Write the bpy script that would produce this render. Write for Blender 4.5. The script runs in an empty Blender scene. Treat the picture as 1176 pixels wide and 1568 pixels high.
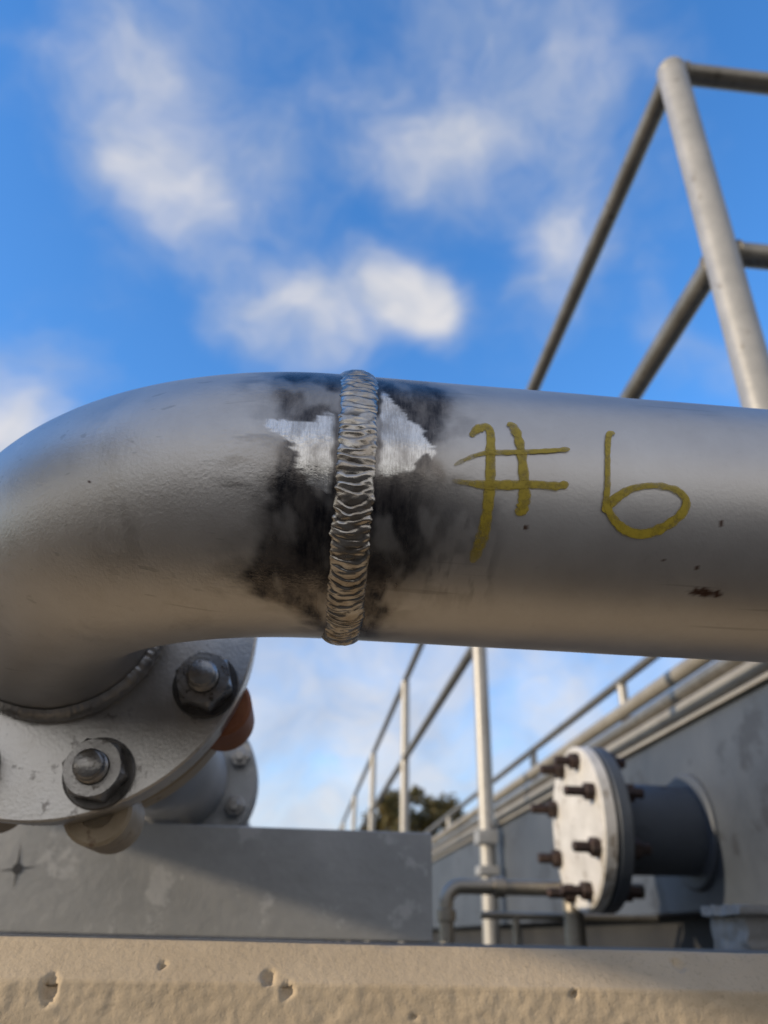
import bpy, math, random
from math import sin, cos, pi, radians
from mathutils import Vector, Matrix, noise
random.seed(4)
Z0 = 1.45                      # eye height above the ground; helper z values are relative to it
scene = bpy.context.scene
scene.view_settings.view_transform = 'Standard'
scene.view_settings.look = 'None'
scene.view_settings.exposure = 0

# ------------------------------------------------------------------ helpers
def empty(name):
    e = bpy.data.objects.new(name, None); scene.collection.objects.link(e); return e

def mk(name, verts, faces, mat=None, parent=None, smooth=True, attrs=None):
    me = bpy.data.meshes.new(name)
    me.from_pydata([(v[0], v[1], v[2] + Z0) for v in verts], [], faces)
    me.update()
    if smooth:
        me.polygons.foreach_set('use_smooth', [True] * len(me.polygons))
    if attrs:
        for k, vals in attrs.items():
            a = me.attributes.new(k, 'FLOAT', 'POINT'); a.data.foreach_set('value', vals)
    ob = bpy.data.objects.new(name, me); scene.collection.objects.link(ob)
    if mat: me.materials.append(mat)
    if parent: ob.parent = parent
    return ob

def basis(d):
    d = Vector(d).normalized()
    t = Vector((0, 0, 1)) if abs(d.z) < .9 else Vector((1, 0, 0))
    u = t.cross(d).normalized(); v = d.cross(u)
    return d, u, v

class Geo:
    def __init__(s): s.v = []; s.f = []
    def lathe(s, p, d, prof, seg=32, hexa=False, rot=0):
        """prof: list of (r, t) along direction d from p"""
        p = Vector(p); d, u, v = basis(d); b = len(s.v)
        for r, t in prof:
            for i in range(seg):
                a = 2 * pi * i / seg + rot
                s.v.append(tuple(p + d * t + (u * cos(a) + v * sin(a)) * r))
        n = len(prof)
        for j in range(n - 1):
            for i in range(seg):
                k = (i + 1) % seg
                s.f.append((b + j * seg + i, b + j * seg + k, b + (j + 1) * seg + k, b + (j + 1) * seg + i))
        if prof[0][0] > 0: s.f.append(tuple(b + i for i in reversed(range(seg))))
        if prof[-1][0] > 0: s.f.append(tuple(b + (n - 1) * seg + i for i in range(seg)))
    def tube(s, p0, p1, r, seg=20):
        p0 = Vector(p0); p1 = Vector(p1); L = (p1 - p0).length
        s.lathe(p0, p1 - p0, [(r, 0), (r, L)], seg)
    def bend(s, pts, r, seg=20):
        pts = [Vector(p) for p in pts]; b = len(s.v); n = len(pts)
        d, u, v = basis(pts[1] - pts[0])
        for j, p in enumerate(pts):
            t = (pts[min(j + 1, n - 1)] - pts[max(j - 1, 0)]).normalized()
            u = (u - t * u.dot(t)).normalized(); w = t.cross(u)
            for i in range(seg):
                a = 2 * pi * i / seg
                s.v.append(tuple(p + (u * cos(a) + w * sin(a)) * r))
        for j in range(n - 1):
            for i in range(seg):
                k = (i + 1) % seg
                s.f.append((b + j * seg + i, b + j * seg + k, b + (j + 1) * seg + k, b + (j + 1) * seg + i))
        s.f.append(tuple(b + i for i in reversed(range(seg))))
        s.f.append(tuple(b + (n - 1) * seg + i for i in range(seg)))
    def ball(s, c, r, seg=20, rings=10):
        prof = [(max(1e-5, r * sin(pi * k / rings)), -r * cos(pi * k / rings)) for k in range(rings + 1)]
        s.lathe(c, (0, 0, 1), prof, seg)
    def box(s, lo, hi):
        b = len(s.v); x0, y0, z0 = lo; x1, y1, z1 = hi
        s.v += [(x0, y0, z0), (x1, y0, z0), (x1, y1, z0), (x0, y1, z0), (x0, y0, z1), (x1, y0, z1), (x1, y1, z1), (x0, y1, z1)]
        for f in [(0, 3, 2, 1), (4, 5, 6, 7), (0, 1, 5, 4), (1, 2, 6, 5), (2, 3, 7, 6), (3, 0, 4, 7)]:
            s.f.append(tuple(b + i for i in f))
    def make(s, name, mat, parent=None, bevel=0, angle=35, smooth=True):
        o = mk(name, s.v, s.f, mat, parent, smooth)
        if bevel:
            m = o.modifiers.new('bevel', 'BEVEL'); m.width = bevel; m.segments = 2
            m.limit_method = 'ANGLE'; m.angle_limit = radians(40)
        if smooth:
            me = o.data
            import bmesh
            bm = bmesh.new(); bm.from_mesh(me)
            for e in bm.edges:
                if len(e.link_faces) == 2 and e.calc_face_angle(0) > radians(angle): e.smooth = False
            bm.to_mesh(me); bm.free()
        return o

# ------------------------------------------------------------------ materials
def newmat(name):
    m = bpy.data.materials.new(name); m.use_nodes = True
    nt = m.node_tree; return m, nt, nt.nodes['Principled BSDF']

def N(nt, typ, **kw):
    n = nt.nodes.new(typ)
    for k, v in kw.items(): setattr(n, k, v)
    return n

def ramp(nt, src, p0, p1, c0=(0, 0, 0, 1), c1=(1, 1, 1, 1)):
    r = N(nt, 'ShaderNodeValToRGB'); e = r.color_ramp.elements
    e[0].position = p0; e[1].position = p1; e[0].color = c0; e[1].color = c1
    nt.links.new(src, r.inputs[0]); return r.outputs[0]

def tex(nt, scale, detail=4, rough=.6, stretch=(1, 1, 1), dist=0):
    tc = N(nt, 'ShaderNodeTexCoord'); mp = N(nt, 'ShaderNodeMapping')
    mp.inputs['Scale'].default_value = stretch
    nt.links.new(tc.outputs['Object'], mp.inputs[0])
    n = N(nt, 'ShaderNodeTexNoise'); n.inputs['Scale'].default_value = scale
    n.inputs['Detail'].default_value = detail; n.inputs['Roughness'].default_value = rough
    n.inputs['Distortion'].default_value = dist
    nt.links.new(mp.outputs[0], n.inputs['Vector']); return n.outputs[0]

def mixc(nt, fac, a, b):
    m = N(nt, 'ShaderNodeMix', data_type='RGBA')
    for s, idx in ((fac, 0), (a, 6), (b, 7)):
        if hasattr(s, 'is_linked'): nt.links.new(s, m.inputs[idx])
        elif idx == 0: m.inputs[0].default_value = s
        else: m.inputs[idx].default_value = (*s[:3], 1)
    return m.outputs[2]

def mixf(nt, fac, a, b):
    m = N(nt, 'ShaderNodeMix', data_type='FLOAT')
    for s, idx in ((fac, 0), (a, 2), (b, 3)):
        if hasattr(s, 'is_linked'): nt.links.new(s, m.inputs[idx])
        else: m.inputs[idx].default_value = s
    return m.outputs[0]

def mul(nt, a, b):
    n = N(nt, 'ShaderNodeMath', operation='MULTIPLY'); n.use_clamp = True
    for i, s in enumerate((a, b)):
        if hasattr(s, 'is_linked'): nt.links.new(s, n.inputs[i])
        else: n.inputs[i].default_value = s
    return n.outputs[0]

def bump(nt, h, dist, strength=1, prev=None):
    b = N(nt, 'ShaderNodeBump'); b.inputs['Distance'].default_value = dist
    if hasattr(strength, 'is_linked'): nt.links.new(strength, b.inputs['Strength'])
    else: b.inputs['Strength'].default_value = strength
    nt.links.new(h, b.inputs['Height'])
    if prev: nt.links.new(prev, b.inputs['Normal'])
    return b.outputs[0]

def simple(name, c1, c2, rough=.5, metal=0, scale=8, spots=None, bscale=60, bdist=.001, stretch=(1, 1, 1), rvar=.12):
    m, nt, p = newmat(name)
    n = tex(nt, scale, 5, .65, stretch)
    col = mixc(nt, ramp(nt, n, .35, .65), c1, c2)
    if spots:
        sc, thr, c = spots
        col = mixc(nt, ramp(nt, tex(nt, sc, 4, .7), thr, thr + .06), col, c)
    nt.links.new(col, p.inputs['Base Color'])
    nt.links.new(mixf(nt, n, rough - rvar, rough + rvar), p.inputs['Roughness'])
    p.inputs['Metallic'].default_value = metal
    nt.links.new(bump(nt, tex(nt, bscale, 3, .6), bdist), p.inputs['Normal'])
    return m

def attr(nt, name):
    a = N(nt, 'ShaderNodeAttribute'); a.attribute_name = name; return a.outputs['Fac']

def pipe_material():
    m, nt, p = newmat('pickled_stainless')
    pol, sil, stain = attr(nt, 'polish'), attr(nt, 'silver'), attr(nt, 'stain')
    elb = attr(nt, 'elbow')
    big = tex(nt, 22, 5, .65)
    col = mixc(nt, ramp(nt, big, .3, .7), (.49, .465, .44), (.59, .57, .545))
    mott = ramp(nt, tex(nt, 160, 4, .7), .58, .75)
    col = mixc(nt, mul(nt, mott, .16), col, (.32, .30, .275))
    # water / handling smears down the elbow
    sm = ramp(nt, tex(nt, 34, 5, .7, (1, 1, .3)), .55, .70)
    col = mixc(nt, mul(nt, mul(nt, sm, elb), .38), col, (.32, .30, .275))
    # thin lengthwise scratches
    scr = ramp(nt, tex(nt, 300, 2, .5, (.035, 1, 1)), .68, .73)
    col = mixc(nt, mul(nt, scr, .35), col, (.25, .24, .22))
    gr = ramp(nt, tex(nt, 1100, 3, .7, (1, .2, .1), 1.2), .44, .64)
    dk_refl = mixc(nt, ramp(nt, tex(nt, 44, 6, .68, (1.5, 1, .6)), .40, .62), (.026, .027, .034), (.21, .19, .175))  # dark ground mirrored in the polished metal, put into the base colour
    dk_refl = mixc(nt, mul(nt, gr, .14), dk_refl, (.26, .24, .22))
    col = mixc(nt, pol, col, dk_refl)
    sc = mixc(nt, mul(nt, gr, .6), (.74, .725, .70), (.42, .40, .375))
    sc = mixc(nt, mul(nt, ramp(nt, tex(nt, 95, 5, .7, (1, 1, .5)), .46, .66), .75), sc, (.27, .255, .24))
    col = mixc(nt, sil, col, sc)
    col = mixc(nt, stain, col, (.09, .045, .03))
    nt.links.new(col, p.inputs['Base Color'])
    nt.links.new(mixf(nt, pol, .92, .96), p.inputs['Metallic'])
    r = mixf(nt, big, .38, .51)
    r = mixf(nt, mul(nt, sm, elb), r, .36)
    r = mixf(nt, pol, r, .26)
    r = mixf(nt, sil, r, .19)
    r = mixf(nt, stain, r, .7)
    nt.links.new(r, p.inputs['Roughness'])
    b1 = bump(nt, tex(nt, 650, 3, .6), .00022, mixf(nt, elb, .3, .75))
    brushed = tex(nt, 1300, 3, .7, (1, .2, .1), 1.2)
    nt.links.new(bump(nt, brushed, .00016, mixf(nt, sil, mixf(nt, pol, 0.05, .16), .26), b1), p.inputs['Normal'])
    return m

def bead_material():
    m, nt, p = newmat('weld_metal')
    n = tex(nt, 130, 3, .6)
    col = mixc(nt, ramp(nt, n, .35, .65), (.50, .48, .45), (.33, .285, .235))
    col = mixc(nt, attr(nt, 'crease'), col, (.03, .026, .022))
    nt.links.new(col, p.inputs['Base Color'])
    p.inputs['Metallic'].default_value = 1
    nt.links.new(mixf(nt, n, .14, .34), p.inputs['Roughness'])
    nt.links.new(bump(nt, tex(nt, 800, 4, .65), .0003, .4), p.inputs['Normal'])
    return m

def marker_material():
    m, nt, p = newmat('olive_paint_marker')
    n = tex(nt, 260, 4, .7)
    nt.links.new(mixc(nt, ramp(nt, n, .35, .65), (.34, .245, .012), (.45, .335, .025)), p.inputs['Base Color'])
    p.inputs['Roughness'].default_value = .5
    cov = attr(nt, 'cover')
    nt.links.new(mul(nt, ramp(nt, n, .28, .54, (.5, .5, .5, 1)), cov), p.inputs['Alpha'])
    return m

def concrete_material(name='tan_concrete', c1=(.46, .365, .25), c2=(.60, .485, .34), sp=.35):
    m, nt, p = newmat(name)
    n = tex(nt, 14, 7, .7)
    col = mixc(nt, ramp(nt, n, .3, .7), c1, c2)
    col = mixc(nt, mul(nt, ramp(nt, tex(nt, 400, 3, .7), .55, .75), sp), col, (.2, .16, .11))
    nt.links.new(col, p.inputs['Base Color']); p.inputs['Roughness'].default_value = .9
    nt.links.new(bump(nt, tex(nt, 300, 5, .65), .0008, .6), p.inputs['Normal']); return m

M_pipe, M_bead, M_mark = pipe_material(), bead_material(), marker_material()
M_conc = concrete_material()
M_conc2 = concrete_material('grey_concrete', (.20, .19, .17), (.36, .34, .31), .9)
M_conctop = concrete_material('darkened_wall_top', (.10, .09, .075), (.20, .175, .14), .8)  # unseen top, coloured dark to cut the sunlit reflection under the pipe
M_flange = simple('flange_steel', (.50, .475, .44), (.64, .615, .58), .32, .9, 40, (90, .60, (.30, .28, .26)), 500, .0002)
M_fillet = simple('ground_weld_metal', (.36, .34, .32), (.48, .46, .43), .42, .85, 90, None, 500, .0004)
M_nut = simple('nut_steel', (.28, .265, .25), (.44, .42, .39), .30, .95, 120, (200, .6, (.12, .105, .09)), 600, .0003)
M_washer = simple('dark_washer', (.07, .065, .06), (.14, .13, .12), .4, .8, 90)
M_beige = simple('beige_epoxy', (.40, .31, .20), (.50, .40, .27), .5, 0, 60, (80, .60, (.24, .16, .10)))
M_rust = simple('rust_orange_coating', (.28, .085, .03), (.36, .13, .05), .6, 0, 60)
M_galv = simple('galvanised_plate', (.31, .31, .30), (.41, .405, .39), .5, .30, 9, (26, .58, (.45, .445, .43)), 80, .0006)
M_rail = simple('post_grey_paint', (.33, .32, .295), (.42, .405, .375), .42, .25, 12, (30, .62, (.25, .23, .20)), 90, .0004)
M_rail2 = simple('rail_weathered_metal', (.24, .215, .175), (.34, .31, .26), .40, .7, 12, (30, .60, (.17, .15, .12)), 90, .0004)
M_tank = simple('blue_grey_paint', (.045, .054, .068), (.078, .090, .108), .55, .05, 3, (7, .56, (.038, .043, .052)), 30, .001)
M_white = simple('white_paint', (.50, .475, .43), (.66, .635, .59), .55, 0, 12, (22, .57, (.33, .29, .24)))
M_rod = simple('dark_stud', (.03, .024, .022), (.075, .045, .036), .6, .5, 90)
M_tan = simple('tan_pipe_paint', (.28, .25, .20), (.36, .33, .27), .5, .2, 5)
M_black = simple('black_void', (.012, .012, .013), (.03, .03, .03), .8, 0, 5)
M_ink = simple('scribe_ink', (.03, .03, .035), (.06, .06, .06), .8)

# ------------------------------------------------------------------ main pipe
R = .05715; RB = .1524
PX, PY, PZ = .0115, .294, .165        # centre of the butt weld
BX = PX - .008                        # bend starts just left of the weld
PSI0 = radians(-29.3)

def lerp_tab(tab, x):
    if x <= tab[0][0]: return tab[0][1]
    for (a, b), (c, d) in zip(tab, tab[1:]):
        if x <= c:
            t = (x - a) / (c - a); return b + (d - b) * t
    return tab[-1][1]
RIGHT = [(-70, 12), (-52, 17), (-45, 19), (-36, 20), (-30, 27), (-24, 30), (-15, 37), (-4, 47), (6, 48), (11, 42), (17, 33), (24, 31), (35, 37), (45, 38), (56, 36), (75, 30), (100, 25)]
LEFT = [(-75, 8), (-58, 10), (-50, 14), (-42, 24), (-36, 33), (-28, 34), (-18, 29), (-8, 28), (4, 26), (12, 24), (19, 25), (24, 25), (33, 24), (45, 28), (58, 29), (80, 26), (100, 22)]
# bright ground patches: (arc mm, reach mm)
SIL_R = [(10, 0), (12, 12), (15, 17), (19, 22), (22, 27), (26, 29), (30, 24), (36, 23), (42, 17), (49, 13), (54, 9), (56, 0)]
SIL_L = [(5, 0), (7, 13), (11, 17), (18, 18), (22, 20), (25, 27), (30, 26), (33, 15), (37, 12), (40, 9), (41, 0)]

def sst(a, b, x):
    t = max(0, min(1, (x - a) / (b - a))); return t * t * (3 - 2 * t)

def zone(s, arc):
    """s: mm along from weld (+right), arc: mm round the pipe above the camera-facing line"""
    nz = noise.fractal(Vector((s * .05, arc * .05, 3)), 1, 2, 3) * 4.0
    nz2 = noise.fractal(Vector((s * .16, arc * .2, 9)), 1, 2, 3) * 1.6
    fine = noise.noise(Vector((s * .5, arc * .9, 30))) * 1.0
    d = s if s > 0 else -s
    edge = lerp_tab(RIGHT if s > 0 else LEFT, arc) + nz + nz2 + fine
    soft = max(2.0, 5.0 + 6.0 * noise.noise(Vector((s * .03, arc * .06, 15))) + (2 if s > 0 else 0))
    pol = 1 - sst(edge - soft, edge + soft, d)
    halo = .34 * (1 - sst(edge, edge + 16 + nz, d)) * sst(-.3, .3, noise.fractal(Vector((s * .07, arc * .12, 50)), 1, 2, 3))
    av = noise.fractal(Vector((s * .13, 4, 80 if s > 0 else 90)), 1, 2, 3) * 3.2
    if s > 0:
        fade = sst(14, 44, d) * sst(-36, -18, arc) * (1 - sst(8, 16, arc))
        pol *= 1 - .58 * fade
        reach = lerp_tab(SIL_R, arc + av)
    else:
        reach = lerp_tab(SIL_L, arc + av + (5 - d * .35))
    pol = max(pol, halo)
    jag = nz2 * 1.6 + noise.noise(Vector((s * .12, arc * .8, 70))) * 2.6
    sil = (1 - sst(reach - 1.0, reach + 1.0, d + jag)) if reach > .5 else 0
    gap = 9.0 + 1.6 * noise.noise(Vector((arc * .22, 3, 5 if s > 0 else 25)))
    sil *= sst(gap - 1.0, gap + .6, d)
    pt = noise.fractal(Vector((s * .09, arc * .05, 40)), 1, 2, 3)
    pol *= 1 - .5 * sst(.0, .5, pt)
    # grinder smears running out into the base metal
    if s < 0 and 2 < arc < 27:
        stre = sst(-.1, .35, noise.fractal(Vector((s * .10 + arc * .05, arc * .22, 20)), 1, 2, 3))
        pol = max(pol, .5 * stre * (1 - sst(33, 43, d)) * sst(2, 8, arc))
    if s > 0 and -45 < arc < 12:
        stre = sst(.0, .45, noise.fractal(Vector((s * .25, arc * .07, 27)), 1, 2, 3))
        pol = max(pol, .4 * stre * (1 - sst(46, 60, d)) * sst(-45, -25, arc))
    return pol, sil

STAINS = [(136, -24, 5, 2.2), (142.5, -24.5, 2.4, 2.0), (64, -3, .7, 1.2), (139, 3.5, .8, 1.6), (118, -12, .6, .7), (132, -14, .6, .8), (70, -18, .5, .6), (-78, 14, .6, .6)]
def stain(s, arc):
    v = 0
    for a, b, ra, rb in STAINS:
        q = ((s - a) / ra) ** 2 + ((arc - b) / rb) ** 2
        if q < 3:
            q += noise.noise(Vector((s * .9, arc * .9, 1))) * .9
            v = max(v, 1 - sst(.4, 1.25, q))
    return v

SEG = 420
def sweep(name, stations, parent):
    V, F, A = [], [], {'polish': [], 'silver': [], 'stain': [], 'elbow': []}
    for c, e, s, el in stations:
        for i in range(SEG):
            psi = -pi + 2 * pi * i / SEG
            arc = (psi - PSI0) * R * 1000
            if arc > 150: arc -= 2 * pi * R * 1000
            rr = R + .00018 * noise.noise(Vector((s * .02, psi * 2, 0)))
            V.append((c[0] + rr * cos(psi) * e[0], c[1] + rr * cos(psi) * e[1], c[2] + rr * sin(psi)))
            if abs(s) < 80: p, q = zone(s, arc)
            else: p, q = 0, 0
            A['polish'].append(p); A['silver'].append(q)
            A['stain'].append(stain(s, arc)); A['elbow'].append(el)
    n = len(stations)
    for j in range(n - 1):
        for i in range(SEG):
            k = (i + 1) % SEG
            F.append((j * SEG + i, j * SEG + k, (j + 1) * SEG + k, (j + 1) * SEG + i))
    return mk(name, V, F, M_pipe, parent, True, A)

spool = empty('welded_steel_pipe')
st = []
s = 0
while s <= 900:
    st.append(((PX + s / 1000, PY, PZ), (0, -1), s, 0))
    s += .7 if s < 64 else (1.5 if s < 160 else 20)
sweep('straight_pipe', st, spool)
st = [((PX, PY, PZ), (0, -1), -.001, 0), ((PX - .002, PY, PZ), (0, -1), -2, .1), ((PX - .004, PY, PZ), (0, -1), -4, .2), ((PX - .006, PY, PZ), (0, -1), -6, .3)]
nb = 280
for k in range(nb + 1):
    b = (pi / 2) * k / nb
    st.append(((BX - RB * sin(b), PY + RB - RB * cos(b), PZ), (-sin(b), -cos(b)), -8 - RB * b * 1000, min(1, .3 + k / 30)))
EX, EY = BX - RB, PY + RB              # elbow exit
st.append(((EX, EY + .012, PZ), (-1, 0), -260, 1))
sweep('elbow', st, spool)

# weld bead: overlapping ripples
def ring_bead(name, centre, axis, r0, hw, hh, nrip, amp, parent, mat, per=12, across=26):
    centre = Vector(centre); ax, u, v = basis(axis)
    V, F, C = [], [], []
    nt_ = nrip * per
    for i in range(nt_):
        th = 2 * pi * i / nt_
        n1 = noise.noise(Vector((cos(th) * 7, sin(th) * 7, 0)))
        n2 = noise.noise(Vector((cos(th) * 26, sin(th) * 26, 5)))
        n3 = noise.noise(Vector((cos(th) * 26, sin(th) * 26, 15)))
        off = hw * .12 * noise.noise(Vector((cos(th) * 3, sin(th) * 3, 8)))
        curv = .85 + .5 * noise.noise(Vector((cos(th) * 6, sin(th) * 6, 33)))
        tilt = .15 + .7 * noise.noise(Vector((cos(th) * 5, sin(th) * 5, 43)))
        for j in range(across + 1):
            w = -1 + 2 * j / across
            wid = hw * (1 + .07 * n1 + .14 * (n2 if w > 0 else n3))
            ph = nrip * th / (2 * pi) + curv * w * w + tilt * w + .75 * noise.noise(Vector((cos(th) * 9, sin(th) * 9, w * .6))) + .22 * noise.noise(Vector((cos(th) * 40, sin(th) * 40, w * 2.2)))
            t = ph - math.floor(ph)
            saw = (1 - t) ** .9 if t > .28 else (t / .28) * (.72 ** .9)
            env = max(0, 1 - abs(w) ** 2.6)
            jitter = 1 + 1.1 * noise.noise(Vector((math.floor(ph) * 3.7, w * 1.3, 2)))
            lump = noise.noise(Vector((cos(th) * 30, sin(th) * 30, w * 1.6 + 60)))
            h = hh * env ** .75 * (1 + .10 * n1 + .14 * lump) + amp * jitter * (saw - .5) * min(1, env * 1.6)
            if abs(w) > .96: h = min(h, .0001)
            r = r0 - .0004 + max(h, -.0002)
            V.append(tuple(centre + ax * (w * wid + off) + (u * cos(th) + v * sin(th)) * r))
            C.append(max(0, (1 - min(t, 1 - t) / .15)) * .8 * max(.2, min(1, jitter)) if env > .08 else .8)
    A = across + 1
    for i in range(nt_):
        k = (i + 1) % nt_
        for j in range(across):
            F.append((i * A + j, i * A + j + 1, k * A + j + 1, k * A + j))
    return mk(name, V, F, mat, parent, True, {'crease': C})
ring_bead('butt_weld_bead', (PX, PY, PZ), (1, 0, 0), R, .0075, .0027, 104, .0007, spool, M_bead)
ring_bead('flange_weld_bead', (EX, EY + .004, PZ), (0, 1, 0), R + .0010, .008, .0045, 60, .0004, spool, M_fillet, 8, 14)

# marker writing "#6" on the surface, strokes in (mm along, mm round, half width, coverage)
def catmull(P, n=10):
    out = []
    P = [P[0]] + P + [P[-1]]
    for i in range(1, len(P) - 2):
        for k in range(n):
            t = k / n
            out.append(tuple(.5 * ((2 * b) + (-a + c) * t + (2 * a - 5 * b + 4 * c - d) * t * t + (-a + 3 * b - 3 * c + d) * t ** 3)
                             for a, b, c, d in zip(P[i - 1], P[i], P[i + 1], P[i + 2])))
    out.append(P[-2]); return out
STROKES = [
    [(42.0, 31.5, 1.2, .9), (45, 35.5, 2.0, 1), (48.6, 37, 1.8, 1), (49.8, 33.5, 1.7, 1), (49.4, 25, 2.0, 1), (49.2, 16, 2.0, 1), (48.7, 5, 2.2, .9), (47.8, -5, 2.3, .75), (46.2, -12, 2.3, .6), (44.6, -17.5, 1.6, .35)],
    [(56.6, 39, 1.2, .8), (59, 38.2, 2.0, 1), (60.6, 32, 1.9, 1), (61.4, 24, 1.9, 1), (62, 14, 2.1, 1), (62.2, 7, 2.4, 1), (61, 3.4, 2.3, 1), (58.8, 3.0, 1.2, .8)],
    [(35.5, 18.6, .8, .35), (41, 22, .9, .7), (47.5, 24.6, 1.0, .9), (56, 25.6, 1.2, 1), (66, 26.8, 1.1, 1), (74, 28, 1.0, 1), (80.4, 29.2, 1.2, 1)],
    [(34.7, 12.6, .9, .25), (41, 12.2, 1.2, .7), (48, 11.9, 1.9, .9), (57, 12.6, 1.9, 1), (66, 13.4, 1.6, 1), (74, 13.4, 1.7, 1), (79, 14.6, 1.4, 1)],
    [(99.6, 38.6, 1.0, .9), (97.2, 38, 1.3, 1), (95.6, 32, 1.2, 1), (94.6, 24, 1.1, 1), (94.0, 15, 1.2, 1), (93.6, 8, 1.5, 1), (96.5, 2.5, 1.8, 1), (102, -1.6, 1.9, 1), (109, -2.2, 1.9, 1), (116.5, 1, 1.9, 1), (122.6, 6, 1.8, 1), (124.6, 11, 1.7, 1), (121, 15, 1.5, .95), (113, 16.4, 1.3, .9), (104, 14.6, 1.4, .95), (97.6, 10.6, 1.9, 1), (92.2, 5.0, 2.0, 1)],
]
V, F, C = [], [], []
for si, S in enumerate(STROKES):
    pts = catmull(S, 14)
    n = len(pts); b = len(V); K = 6
    for i, (a, c, w, cv) in enumerate(pts):
        a0, c0 = pts[max(0, i - 1)][:2]; a1, c1 = pts[min(n - 1, i + 1)][:2]
        L = math.hypot(a1 - a0, c1 - c0) or 1
        nx, ny = -(c1 - c0) / L, (a1 - a0) / L
        ww = w * (1.0 + .28 * noise.noise(Vector((i * .21, si * 7, 0))))
        endt = min(i, n - 1 - i) / 7
        if endt < 1: ww *= math.sqrt(max(.05, 1 - (1 - endt) ** 2))
        for k in range(K + 1):
            q = -1 + 2 * k / K
            sa, sc = a + .8 + nx * ww * q, c + ny * ww * q
            psi = PSI0 + sc / (R * 1000)
            rr = R + .00034 + si * .00006
            V.append((PX + sa / 1000, PY - rr * cos(psi), PZ + rr * sin(psi)))
            C.append(cv * (1 if abs(q) < .95 else .5))
    for i in range(n - 1):
        for k in range(K):
            F.append((b + i * (K + 1) + k, b + i * (K + 1) + k + 1, b + (i + 1) * (K + 1) + k + 1, b + (i + 1) * (K + 1) + k))
mk('marker_writing', V, F, M_mark, spool, True, {'cover': C})

# flange at the elbow exit
FY = EY + .010
FR = .1145
g = Geo()
g.lathe((EX, FY, PZ), (0, 1, 0), [(R + .0005, 0), (FR - .0012, 0), (FR, .0012), (FR, .0088), (FR - .001, .010), (R, .010)], 128)
g.make('lap_flange_ring', M_flange, spool, 0, 25)
g = Geo()
g.lathe((EX, FY + .0145, PZ), (0, 1, 0), [(R, 0), (FR - .0028, 0), (FR - .0016, .0012), (FR - .0016, .0125), (FR - .003, .014), (R, .014)], 128)
g.make('backing_ring', M_flange, spool, 0, 25)
g = Geo()
g.lathe((EX, FY + .0101, PZ), (0, 1, 0), [(R, 0), (FR - .006, 0), (FR - .006, .0043), (R, .0043)], 96)
g.make('gasket', M_rod, spool)
BC = .0953
gn, gs, gw = Geo(), Geo(), Geo()
for k in range(8):
    a = radians(22.5 + 45 * k)
    bx, bz = EX + BC * cos(a), PZ + BC * sin(a)
    r0 = random.random() * 1.0
    gw.lathe((bx, FY, bz), (0, -1, 0), [(.0192, -.001), (.0192, .0026), (.0186, .0031), (.006, .0031)], 40)
    prof = [(0, .0031), (1, .0040), (1, .0162), (2, .0188), (3, .0190)]
    b = len(gn.v); SG = 48
    for kind, t in prof:
        for i in range(SG):
            th = 2 * pi * i / SG + r0
            hexr = (.0293 / 2) / cos(((2 * pi * i / SG) % (pi / 3)) - pi / 6)
            r = {0: min(hexr, .0150), 1: hexr, 2: min(hexr, .0148), 3: .0092}[kind]
            gn.v.append((bx + r * cos(th), FY - t, bz + r * sin(th)))
    for j in range(len(prof) - 1):
        for i in range(SG):
            kk = (i + 1) % SG
            gn.f.append((b + j * SG + i, b + j * SG + kk, b + (j + 1) * SG + kk, b + (j + 1) * SG + i))
    pr = [(.0086, .010)]
    t = .0170
    while t < .0265:
        pr += [(.0086, t), (.0078, t + .0008)]; t += .0016
    pr += [(.0080, .0275), (.0066, .0292), (.0001, .0294)]
    gs.lathe((bx, FY, bz), (0, -1, 0), pr, 32)
    gs.lathe((bx, FY, bz), (0, 1, 0), [(.0079, 0), (.0079, .03)], 20)
gw.make('washers', M_washer, spool, 0, 25)
gn.make('hex_nuts', M_nut, spool, 0, 28)
gs.make('studs', M_nut, spool, 0, 60)

# lugged valve behind the flange
valve = empty('lug_butterfly_valve')
g = Geo()
VY = FY + .0290
g.lathe((EX, VY, PZ), (0, 1, 0), [(R, 0), (.088, 0), (.092, .003), (.092, .047), (.088, .050), (R, .050)], 96)
g.lathe((EX, VY + .052, PZ), (0, 1, 0), [(R, 0), (.100, 0), (.102, .002), (.102, .022), (.100, .024), (R + .022, .026), (R + .016, .05), (R + .004, .09), (R, .095)], 96)
g.make('body', M_beige, valve, 0, 30)
g = Geo(); gr = Geo()
for k in range(8):
    a = radians(22.5 + 45 * k)
    tgt = gr if k == 7 else g
    rr = .1015
    if k == 6: a = radians(-73); rr = .108
    c = (EX + rr * cos(a), VY + .001, PZ + rr * sin(a))
    tgt.lathe(c, (0, 1, 0), [(.010, .004), (.010, 0), (.0175, 0), (.0195, .002), (.0195, .045), (.0175, .048), (.010, .048), (.010, .030)], 40)
g.make('lugs', M_beige, valve, 0, 30)
gr.make('rust_lug', M_rust, valve, 0, 30)

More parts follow.
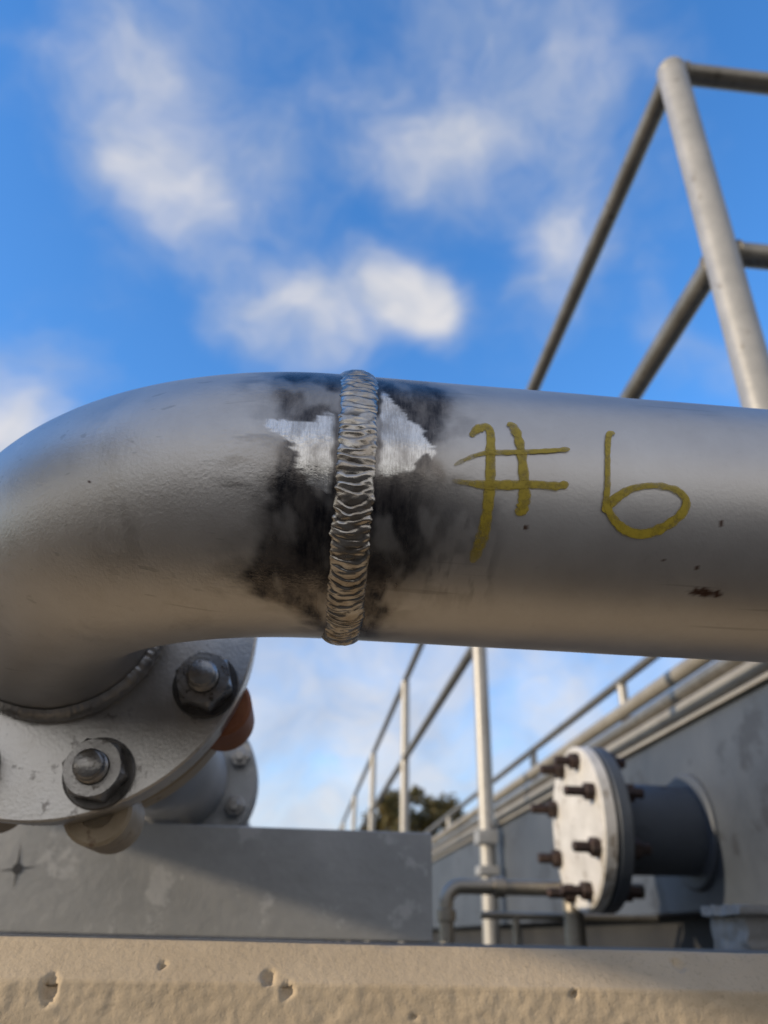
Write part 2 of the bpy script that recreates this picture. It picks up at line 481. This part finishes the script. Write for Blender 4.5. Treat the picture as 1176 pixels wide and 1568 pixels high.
# the line goes on to another flange pair further back
g = Geo()
dn = empty('flanged_pipe_run')
g.lathe((EX, VY + .148, PZ), (0, 1, 0), [(R, 0), (R, .36)], 80)
g.lathe((EX, 1.00, PZ), (0, 1, 0), [(R, 0), (.090, 0), (.092, .002), (.092, .022), (R, .024)], 96)
g.lathe((EX, 1.028, PZ), (0, 1, 0), [(R, 0), (.090, 0), (.092, .002), (.092, .022), (R, .024), (R, 1.4)], 96)
g.make('pipe_and_flanges', M_galv, dn, 0, 30)
g = Geo()
for k in range(8):
    a = radians(22.5 + 45 * k)
    c = (EX + .075 * cos(a), 1.0, PZ + .075 * sin(a))
    g.lathe(c, (0, -1, 0), [(.0125, 0), (.0125, .012), (.011, .013), (.007, .013), (.007, .022), (.006, .023)], 6)
g.make('bolts', M_nut, dn, 0, 30)

# ------------------------------------------------------------------ concrete wall with chamfer
wall = empty('concrete_wall')
YF, ZT, CH = .42, -.0025, .0165
HOLES = [(-.1075, -.0225, .0038, .004, 1.7), (-.0598, -.0125, .0017, .003, 1), (-.010, -.0165, .0036, .003, .8), (-.001, -.0215, .0030, .003, 1.2),
         (.1356, -.0212, .0018, .0035, 1), (.1936, -.0085, .0032, .0016, .8), (.058, -.031, .0011, .002, 1), (-.20, -.012, .003, .003, 1), (.27, -.02, .0025, .003, 1),
         (.16, -.034, .0011, .002, 1)]
prof = []
z = -.12
while z < ZT - CH - .0005: prof.append((YF, z, 0, -1, 0)); z += .0012
for i in range(16): prof.append((YF + CH * i / 15, ZT - CH + CH * i / 15, .7, -.7, .7))
JT = len(prof) + 1
for i in range(1, 12): prof.append((YF + CH + .002 * i, ZT, 1, 0, 1))
prof.append((YF + .10, ZT, 1, 0, 1)); prof.append((YF + .5, ZT, 1, 0, 1)); prof.append((YF + .5, -1.44, 1, 0, 1))
NP = len(prof); V, F, MI = [], [], []
xs = [-.42 + .0014 * i for i in range(640)]
for x in xs:
    for (y, z, top, ny, nz) in prof:
        v = Vector((x, y, z))
        rough = (noise.fractal(v * 210, 1, 2, 3) * .00042 + noise.noise(v * 90) * .00032)
        d = rough * (1 if top == 0 else .20)
        d += noise.noise(v * 14) * .0005
        for ed in (ZT - CH, ZT):
            if abs(z - ed) < .003 and top < 1:
                e = noise.noise(Vector((x * 70, ed * 100, 0)))
                d -= max(0, e - .2) * .0014 * (1 - abs(z - ed) / .003)
        for hx, hz, hr, dep, asp in HOLES:
            q = math.hypot((x - hx), (z - hz) / asp)
            if q < hr * 1.6:
                q *= 1 + .35 * noise.noise(Vector((x * 500, z * 500, 0)))
                d -= dep * (1 - sst(hr * .55, hr * 1.05, q))
        V.append((x, y + ny * d, z + nz * d))
for i in range(len(xs) - 1):
    for j in range(NP - 1):
        F.append((i * NP + j, (i + 1) * NP + j, (i + 1) * NP + j + 1, i * NP + j + 1))
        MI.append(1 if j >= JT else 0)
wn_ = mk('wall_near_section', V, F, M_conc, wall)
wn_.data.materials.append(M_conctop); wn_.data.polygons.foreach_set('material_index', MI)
XL, XR = xs[0], xs[-1]
for nm, xa, xb in (('wall_left_run', -4, XL), ('wall_right_run', XR, 5)):
    pr = [(YF, -1.45), (YF, ZT - CH), (YF + CH, ZT), (YF + .5, ZT), (YF + .5, -1.45)]
    V = [(x, y, z) for x in (xa, xb) for y, z in pr]; n = len(pr)
    F = [(i, n + i, n + (i + 1) % n, (i + 1) % n) for i in range(n)] + [tuple(reversed(range(n))), tuple(range(n, 2 * n))]
    o = mk(nm, V, F, M_conc, wall, False)
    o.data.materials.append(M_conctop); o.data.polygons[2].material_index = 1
g = Geo(); g.box((XL, YF + .0006, -1.45), (XR, YF + .45, -.119)); g.make('wall_foot', M_conc, wall, 0, 35, False)

# galvanised beam lying on the wall
beam = empty('galvanised_channel_beam')
g = Geo(); bz0 = ZT + .001
g.box((-.9, .792, bz0), (.127, .798, .091))
g.box((-.9, .798, .085), (.127, .90, .091)); g.box((-.9, .798, bz0), (.127, .90, bz0 + .006))
g.make('channel', M_galv, beam, .0012, 35, False)
g = Geo()
g.lathe((-.251, .792, .049), (0, -1, 0), [(.0045, -.001), (.0045, .0006), (.0001, .0006)], 16)
for L, w, a in ((.017, .0009, 8), (.017, .0009, 188), (.022, .0012, 95), (.018, .0012, 272)):
    a = radians(a); dx, dz = cos(a), sin(a)
    b = len(g.v)
    g.v += [(-.251 - dz * w, .7915, .049 + dx * w), (-.251 + dz * w, .7915, .049 - dx * w), (-.251 + dx * L, .7915, .049 + dz * L)]
    g.f.append((b, b + 1, b + 2))
g.make('scribed_cross_mark', M_ink, beam, 0, 35, False)

# concrete block at the right, broken edges
import bmesh
bm = bmesh.new()
for lo, hi in (((.456, .842, ZT), (.75, .915, .029)), ((.447, .832, .0295), (.75, .915, .038))):
    r_ = bmesh.ops.create_cube(bm, size=1)
    for v_ in r_['verts']:
        v_.co = Vector([(lo[i] + hi[i]) / 2 + v_.co[i] * (hi[i] - lo[i]) for i in range(3)])
bmesh.ops.subdivide_edges(bm, edges=bm.edges[:], cuts=14, use_grid_fill=True)
for v_ in bm.verts:
    v_.co += Vector((noise.noise(v_.co * 90), noise.noise(v_.co * 90 + Vector((9, 0, 0))), .7 * noise.noise(v_.co * 90 + Vector((0, 9, 0))))) * .003
    v_.co.z += Z0
me = bpy.data.meshes.new('concrete_curb_block'); bm.to_mesh(me); bm.free(); me.materials.append(M_conc2)
scene.collection.objects.link(bpy.data.objects.new('concrete_curb_block', me))

# ------------------------------------------------------------------ handrail, near
hr = empty('pipe_handrail')
HP, HT, HM = .665, 1.593, 1.063
g = Geo(); r = .0215; rp = .0285
g.tube((HP, .893, HT), (HP, 16, HT), r, 32); g.tube((HP, .893, HM), (HP, 16, HM), r, 32)
g.tube((HP, .893, HT), (4, .893, HT), r, 32); g.tube((HP, .893, HM), (4, .893, HM), r, 32)
for q in (.893, 2.90, 5.25):
    for dy in (-1, 1):
        if q < 1 and dy < 0: continue
        g.lathe((HP, q + dy * (rp - .006), HM), (0, dy, 0), [(r - .002, 0), (r + .0035, .003), (r + .003, .008), (r - .001, .011)], 32)
for z in (HT, HM): g.lathe((HP + rp - .006, .893, z), (1, 0, 0), [(r - .002, 0), (r + .0035, .003), (r + .003, .008), (r - .001, .011)], 32)
g.make('rails', M_rail2, hr, 0, 40)
g = Geo()
for q in (.893, 2.90, 5.25, 7.7, 10.3, 12.9, 15.5):
    g.tube((HP, q, -.6), (HP, q, HT - (.0 if q < 1 else .01)), rp, 32)
g.ball((HP, .893, HT), rp + .0012, 32, 16)
for x in (2.2, 3.8): g.tube((x, .893, -.6), (x, .893, HT), rp)
g.make('posts', M_rail, hr, 0, 50)
g = Geo()
g.box((HP - .042, 2.86, .30), (HP + .03, 2.93, .345)); g.box((HP - .042, 2.86, .20), (HP + .03, 2.93, .23))
g.make('post_clamps', M_galv, hr, .003, 35, False)

# ------------------------------------------------------------------ tank wall with pipe rack and second rail
tank = empty('steel_tank')
TP, TH = .718, .366
g = Geo()
g.box((TP, .35, .052), (3.2, 22, TH))
g.make('shell', M_tank, tank, .004, 35, False)
g = Geo(); g.box((TP - .012, .35, TH + .001), (TP + .10, 22, TH + .010)); g.make('top_lip', M_tan, tank, .002, 35, False)
g = Geo(); g.box((TP + .05, .36, -.6), (3.15, 21.9, .051)); g.make('painted_shade_base', M_black, tank, 0, 35, False)  # near-black colour stands in for the shadow beneath the shell

rack = empty('pipe_rack')
g = Geo(); g.tube((1.57, .3, 1.02), (1.57, 22, 1.02), .034, 24); g.tube((1.57, .3, .865), (1.57, 22, .865), .036, 24); g.make('tan_pipes', M_tan, rack)
g = Geo(); g.tube((1.575, .3, .94), (1.575, 22, .94), .033, 24); g.tube((1.60, .3, .76), (1.60, 22, .76), .05, 24); g.make('grey_pipes', M_rail2, rack)
g = Geo()
for q in (2.2, 5.0, 8.2, 12, 17): g.box((1.64, q, .36), (1.70, q + .06, 1.10))
g.make('rack_posts', M_galv, rack, 0, 35, False)

hr2 = empty('pipe_handrail')
g = Geo(); g.tube((1.613, .3, 1.2), (1.613, 22, 1.2), .023, 24)
g.make('rail', M_rail2, hr2)
g = Geo()
for k in range(12): g.tube((1.62, 2.1 + 1.7 * k, .37), (1.62, 2.1 + 1.7 * k, 1.2), .026, 20)
g.make('posts', M_rail, hr2)

# nozzle with blind flange
nz = empty('blind_flanged_nozzle')
FC = (.500, 1.459, .186); ax = (1, 0, 0)
g = Geo(); g.lathe(FC, ax, [(.137, 0), (.140, .003), (.140, .022), (.137, .024), (.01, .024)], 80)
g.lathe(FC, (-1, 0, 0), [(.1365, -.001), (.1365, .0006), (.0001, .0006)], 80)
g.make('blind_flange', M_white, nz, 0, 30)
g = Geo(); g.lathe((FC[0] + .028, FC[1], FC[2]), ax, [(.07, 0), (.137, 0), (.140, .003), (.140, .022), (.137, .024), (.10, .026), (.078, .05), (.076, .20)], 80)
g.lathe((TP, FC[1], FC[2]), (-1, 0, 0), [(.10, -.002), (.10, .006), (.096, .009), (.077, .009)], 64)
g.make('nozzle', M_tank, nz, 0, 30)
g = Geo()
for k in range(8):
    a = radians(22.5 + 45 * k); c = (FC[0], FC[1] + .116 * cos(a), FC[2] + .116 * sin(a))
    jl = random.uniform(-.006, .006)
    g.lathe(c, (-1, 0, 0), [(.016, 0), (.016, .015), (.014, .017), (.009, .017), (.009, .046 + jl), (.007, .048 + jl)], 6, False, random.random())
    g.lathe((c[0] + .053, c[1], c[2]), ax, [(.017, 0), (.017, .016), (.010, .018), (.010, .034)], 6, False, random.random())
g.make('studs_and_nuts', M_rod, nz, 0, 30)

# small service pipes
sp = empty('service_piping')
g = Geo()
arcp = [(.279, 1.58, -.6), (.279, 1.58, .05)] + [(.279 + .03 * (1 - cos(t)), 1.58, .06 + .03 * sin(t)) for t in [radians(x) for x in range(0, 91, 15)]] + [(.40, 1.58, .09), (.66, 1.58, .09)]
g.bend(arcp, .0135)
g.tube((.521, 1.58, -.6), (.521, 1.58, .12), .019)
for p in ((.38, 1.58, .09), (.56, 1.58, .09)): g.lathe((p[0] - .012, p[1], p[2]), (1, 0, 0), [(.0135, 0), (.018, .002), (.018, .022), (.0135, .024)], 20)
g.lathe((.279, 1.58, .03), (0, 0, 1), [(.0135, 0), (.018, .002), (.018, .02), (.0135, .022)], 20)
# thin conduit below the nozzle and a drain stub
g.tube((.36, 1.66, .045), (.716, 1.66, .045), .007, 14)
g.tube((.43, 1.66, -.6), (.43, 1.66, .045), .007, 14)
g.make('pipes', M_rail2, sp, 0, 40)

# added sun blocker, unseen at left, shaped as a panel; shades the pipe
pn = empty('sun_blocker_panel')
g = Geo(); g.box((-1.50, -.62, .416), (-1.32, .50, 1.02)); g.make('blocker_box', M_galv, pn, .006, 35, False)
g = Geo()
for y0 in (-.60, -.05): g.box((-1.318, y0, .44), (-1.306, y0 + .52, 1.0))
g.make('blocker_doors', M_rail, pn, .003, 35, False)
g = Geo()
for y0 in (-.12, -.03): g.box((-1.305, y0, .66), (-1.285, y0 + .02, .76))
g.make('blocker_handles', M_black, pn, .002, 35, False)
g = Geo()
for y0 in (-.45, .35): g.box((-1.44, y0 - .03, -1.45), (-1.38, y0 + .03, .415))
g.make('blocker_legs', M_rail2, pn, .002, 35, False)

# ------------------------------------------------------------------ ground, trees
gm = simple('gravel_ground', (.05, .045, .038), (.085, .078, .065), .95, 0, .4, (3, .6, (.10, .09, .075)), 20, .01)
mk('ground', [(-1500, -1500, -Z0), (1500, -1500, -Z0), (1500, 1500, -Z0), (-1500, 1500, -Z0)], [(0, 1, 2, 3)], gm, None, False)
M_leaf = simple('autumn_foliage', (.08, .075, .022), (.20, .15, .045), .8, 0, .9, (1.7, .58, (.26, .17, .05)), 5, .01)
M_bark = simple('bark', (.05, .04, .03), (.09, .075, .06), .9)
def tree(V, F, TV, TF, x, y, h, w, nl=260):
    gz = -Z0; t = Geo()
    t.lathe((x, y, gz), (0, 0, 1), [(.18 * h / 8, 0), (.12 * h / 8, h * .4), (.03, h * .85)], 8)
    lobes = []
    for k in range(13):
        a = random.uniform(0, 2 * pi); zz = random.uniform(.35, .95) * h
        rr = w * (1 - abs(zz / h - .55) * 1.2) * random.uniform(.3, .9)
        c = Vector((x + rr * cos(a), y + rr * sin(a), gz + zz))
        t.lathe((x, y, gz + zz * .6), c - Vector((x, y, gz + zz * .6)), [(.05, 0), (.02, (c - Vector((x, y, gz + zz * .6))).length)], 5)
        lobes.append((c, random.uniform(.28, .5) * w))
    b = len(TV); TV += t.v; TF += [tuple(b + i for i in f) for f in t.f]
    for c, rad in lobes:
        for _ in range(nl):
            d = Vector((random.gauss(0, 1), random.gauss(0, 1), random.gauss(0, .8))).normalized() * rad * random.random() ** .4
            p = c + d; n1 = Vector((random.gauss(0, 1), random.gauss(0, 1), random.gauss(0, 1))).normalized()
            n2 = n1.orthogonal().normalized(); s_ = random.uniform(.06, .16) * h / 8
            b = len(V)
            V += [tuple(p + n1 * s_), tuple(p + n2 * s_ * .7), tuple(p - n1 * s_), tuple(p - n2 * s_ * .7)]
            F.append((b, b + 1, b + 2, b + 3))
dt = empty('distant_trees')
V, F, TV, TF = [], [], [], []
for x, y, h, w in ((4.6, 60, 9.6, 2.0), (6.4, 58, 11.0, 2.3), (8.2, 60, 11.6, 2.3), (10.2, 61, 11.4, 2.4), (12.6, 62, 10.4, 2.6), (3.2, 66, 8.6, 2), (16, 60, 8, 3), (-9, 70, 6, 3)):
    tree(V, F, TV, TF, x, y, h, w)
for k in range(12):
    a = radians(130 + 16 * k + random.uniform(-3, 3)); d = random.uniform(38, 55)
    tree(V, F, TV, TF, d * sin(a), d * cos(a), random.uniform(6, 10), random.uniform(2.5, 4), 60)
mk('foliage', V, F, M_leaf, dt, False); mk('trunks', TV, TF, M_bark, dt)

# ------------------------------------------------------------------ sun and sky
sd = Vector((-.90, -.22, .235)).normalized()
el = math.asin(sd.z); az = math.atan2(sd.x, sd.y)
L = bpy.data.lights.new('sun', 'SUN'); L.energy = 3.9; L.angle = radians(.5); L.color = (1, .84, .63)
lo = bpy.data.objects.new('sun', L); scene.collection.objects.link(lo)
lo.rotation_euler = sd.to_track_quat('Z', 'Y').to_euler(); lo.location = (-20, -10, 20)

w = bpy.data.worlds.new('World'); scene.world = w; w.use_nodes = True
nt = w.node_tree; bg = nt.nodes['Background']; bg.inputs['Strength'].default_value = .1
sky = N(nt, 'ShaderNodeTexSky', sky_type='NISHITA'); sky.sun_disc = False
sky.sun_elevation = el; sky.sun_rotation = az % (2 * pi); sky.altitude = 100; sky.air_density = 1.0; sky.dust_density = .3; sky.ozone_density = 2.5
tc = N(nt, 'ShaderNodeTexCoord'); D = tc.outputs['Generated']
def vm(op, a, b=None, sc=None):
    n = N(nt, 'ShaderNodeVectorMath', operation=op)
    for i, s_ in enumerate((a, b)):
        if s_ is None: continue
        if hasattr(s_, 'is_linked'): nt.links.new(s_, n.inputs[i])
        else: n.inputs[i].default_value = s_
    if sc is not None: n.inputs['Scale'].default_value = sc
    return n
def ma(op, a, b=None, clamp=False):
    n = N(nt, 'ShaderNodeMath', operation=op); n.use_clamp = clamp
    for i, s_ in enumerate((a, b)):
        if s_ is None: continue
        if hasattr(s_, 'is_linked'): nt.links.new(s_, n.inputs[i])
        else: n.inputs[i].default_value = s_
    return n.outputs[0]
def wn(vec, scale, detail, rough=.55):
    n = N(nt, 'ShaderNodeTexNoise'); n.inputs['Scale'].default_value = scale; n.inputs['Detail'].default_value = detail
    n.inputs['Roughness'].default_value = rough
    nt.links.new(vec, n.inputs['Vector']); return n
warp = wn(D, 5, 3)
wv = vm('SCALE', vm('SUBTRACT', warp.outputs['Color'], (.5, .5, .5)).outputs[0], None, .18).outputs[0]
DW = vm('ADD', D, wv).outputs[0]
# clouds: (azimuth, elevation, angular radius, weight)
CL = [(-27, 54, .12, .62), (-18.7, 51.5, .12, .75), (-13.1, 48.0, .10, .75), (-4.3, 53, .11, .55), (-24, 62, .14, .45),
      (8.3, 55.9, .11, .72), (12.6, 52.5, .08, .7), (18.3, 60.2, .14, .6), (26, 57, .13, .52), (26, 51, .12, .5), (4, 63, .12, .35),
      (5, 45.8, .065, 1.3), (8.2, 43.6, .065, 1.5), (-1, 44.6, .07, .9), (-7.8, 43, .08, .85), (-1.8, 40.4, .10, .75), (-12, 41, .06, .5),
      (23, 47.3, .075, 1.0), (20.3, 42.8, .07, .6), (29, 44, .08, .45), (-27, 31, .12, 1.3), (-21, 30, .07, .5), (35.8, 34.9, .05, .9), (30, 38, .05, .5)]
tot = None
for a_, e_, r_, w_ in CL:
    a_, e_ = radians(a_), radians(e_)
    c = (sin(a_) * cos(e_), cos(a_) * cos(e_), sin(e_))
    dn_ = vm('DISTANCE', DW, c).outputs['Value']
    mr = N(nt, 'ShaderNodeMapRange', interpolation_type='SMOOTHSTEP')
    nt.links.new(dn_, mr.inputs[0]); mr.inputs[1].default_value = 0; mr.inputs[2].default_value = r_ * 1.4
    mr.inputs[3].default_value = w_; mr.inputs[4].default_value = 0
    tot = mr.outputs[0] if tot is None else ma('ADD', tot, mr.outputs[0])
sep = N(nt, 'ShaderNodeSeparateXYZ'); nt.links.new(D, sep.inputs[0])
low = N(nt, 'ShaderNodeMapRange', interpolation_type='SMOOTHSTEP'); nt.links.new(sep.outputs[2], low.inputs[0])
low.inputs[1].default_value = .30; low.inputs[2].default_value = .56; low.inputs[3].default_value = 1.4; low.inputs[4].default_value = 0
tot = ma('ADD', tot, low.outputs[0])
# unseen cloud bank added behind the viewpoint to make the blue fill neutral
back = N(nt, 'ShaderNodeMapRange', interpolation_type='SMOOTHSTEP'); nt.links.new(sep.outputs[1], back.inputs[0])
back.inputs[1].default_value = -.25; back.inputs[2].default_value = .22; back.inputs[3].default_value = 1.4; back.inputs[4].default_value = 0
tot = ma('ADD', tot, back.outputs[0])
st_ = vm('MULTIPLY', DW, (1, 1, 1.5)).outputs[0]
f1 = wn(st_, 6.2, 7, .58).outputs[0]
den = ma('ADD', ma('MULTIPLY', tot, .57), ma('MULTIPLY', ma('SUBTRACT', f1, .5), 1.25))
cm = N(nt, 'ShaderNodeMapRange', interpolation_type='SMOOTHSTEP'); nt.links.new(den, cm.inputs[0])
cm.inputs[1].default_value = .03; cm.inputs[2].default_value = 1.12; cm.inputs[3].default_value = 0; cm.inputs[4].default_value = .95
hs = N(nt, 'ShaderNodeHueSaturation'); hs.inputs['Saturation'].default_value = 1.2; hs.inputs['Value'].default_value = 1.5
nt.links.new(sky.outputs[0], hs.inputs['Color'])
skc = vm('MULTIPLY', hs.outputs[0], (1.9, 2.15, 2.5)).outputs[0]
cb = wn(DW, 9, 4, .55).outputs[0]
cf = ma('ADD', ma('MULTIPLY', ma('SUBTRACT', den, .34), .8), ma('MULTIPLY', ma('SUBTRACT', cb, .5), 1.9), True)
ccol = mixc(nt, cf, (4.3, 5.0, 6.4), (8.8, 8.4, 8.1))
fin = mixc(nt, cm.outputs[0], skc, ccol)
nt.links.new(fin, bg.inputs['Color'])

# ------------------------------------------------------------------ camera
cd = bpy.data.cameras.new('camera'); cam = bpy.data.objects.new('camera', cd); scene.collection.objects.link(cam); scene.camera = cam
cd.sensor_fit = 'HORIZONTAL'; cd.sensor_width = 36; cd.lens = 36 * 1177 / 1176
cd.clip_start = .01; cd.clip_end = 5000
yaw, pit, roll = radians(5.3), radians(29.06), radians(1.3)
fw = Vector((sin(yaw) * cos(pit), cos(yaw) * cos(pit), sin(pit)))
rt = Vector((cos(yaw), -sin(yaw), 0)); up = rt.cross(fw)
r2 = rt * cos(roll) + up * sin(roll); u2 = up * cos(roll) - rt * sin(roll)
mtx = Matrix((r2, u2, -fw)).transposed().to_4x4(); mtx.translation = (0, 0, Z0)
cam.matrix_world = mtx
cd.dof.use_dof = True; cd.dof.focus_distance = .285; cd.dof.aperture_fstop = 14
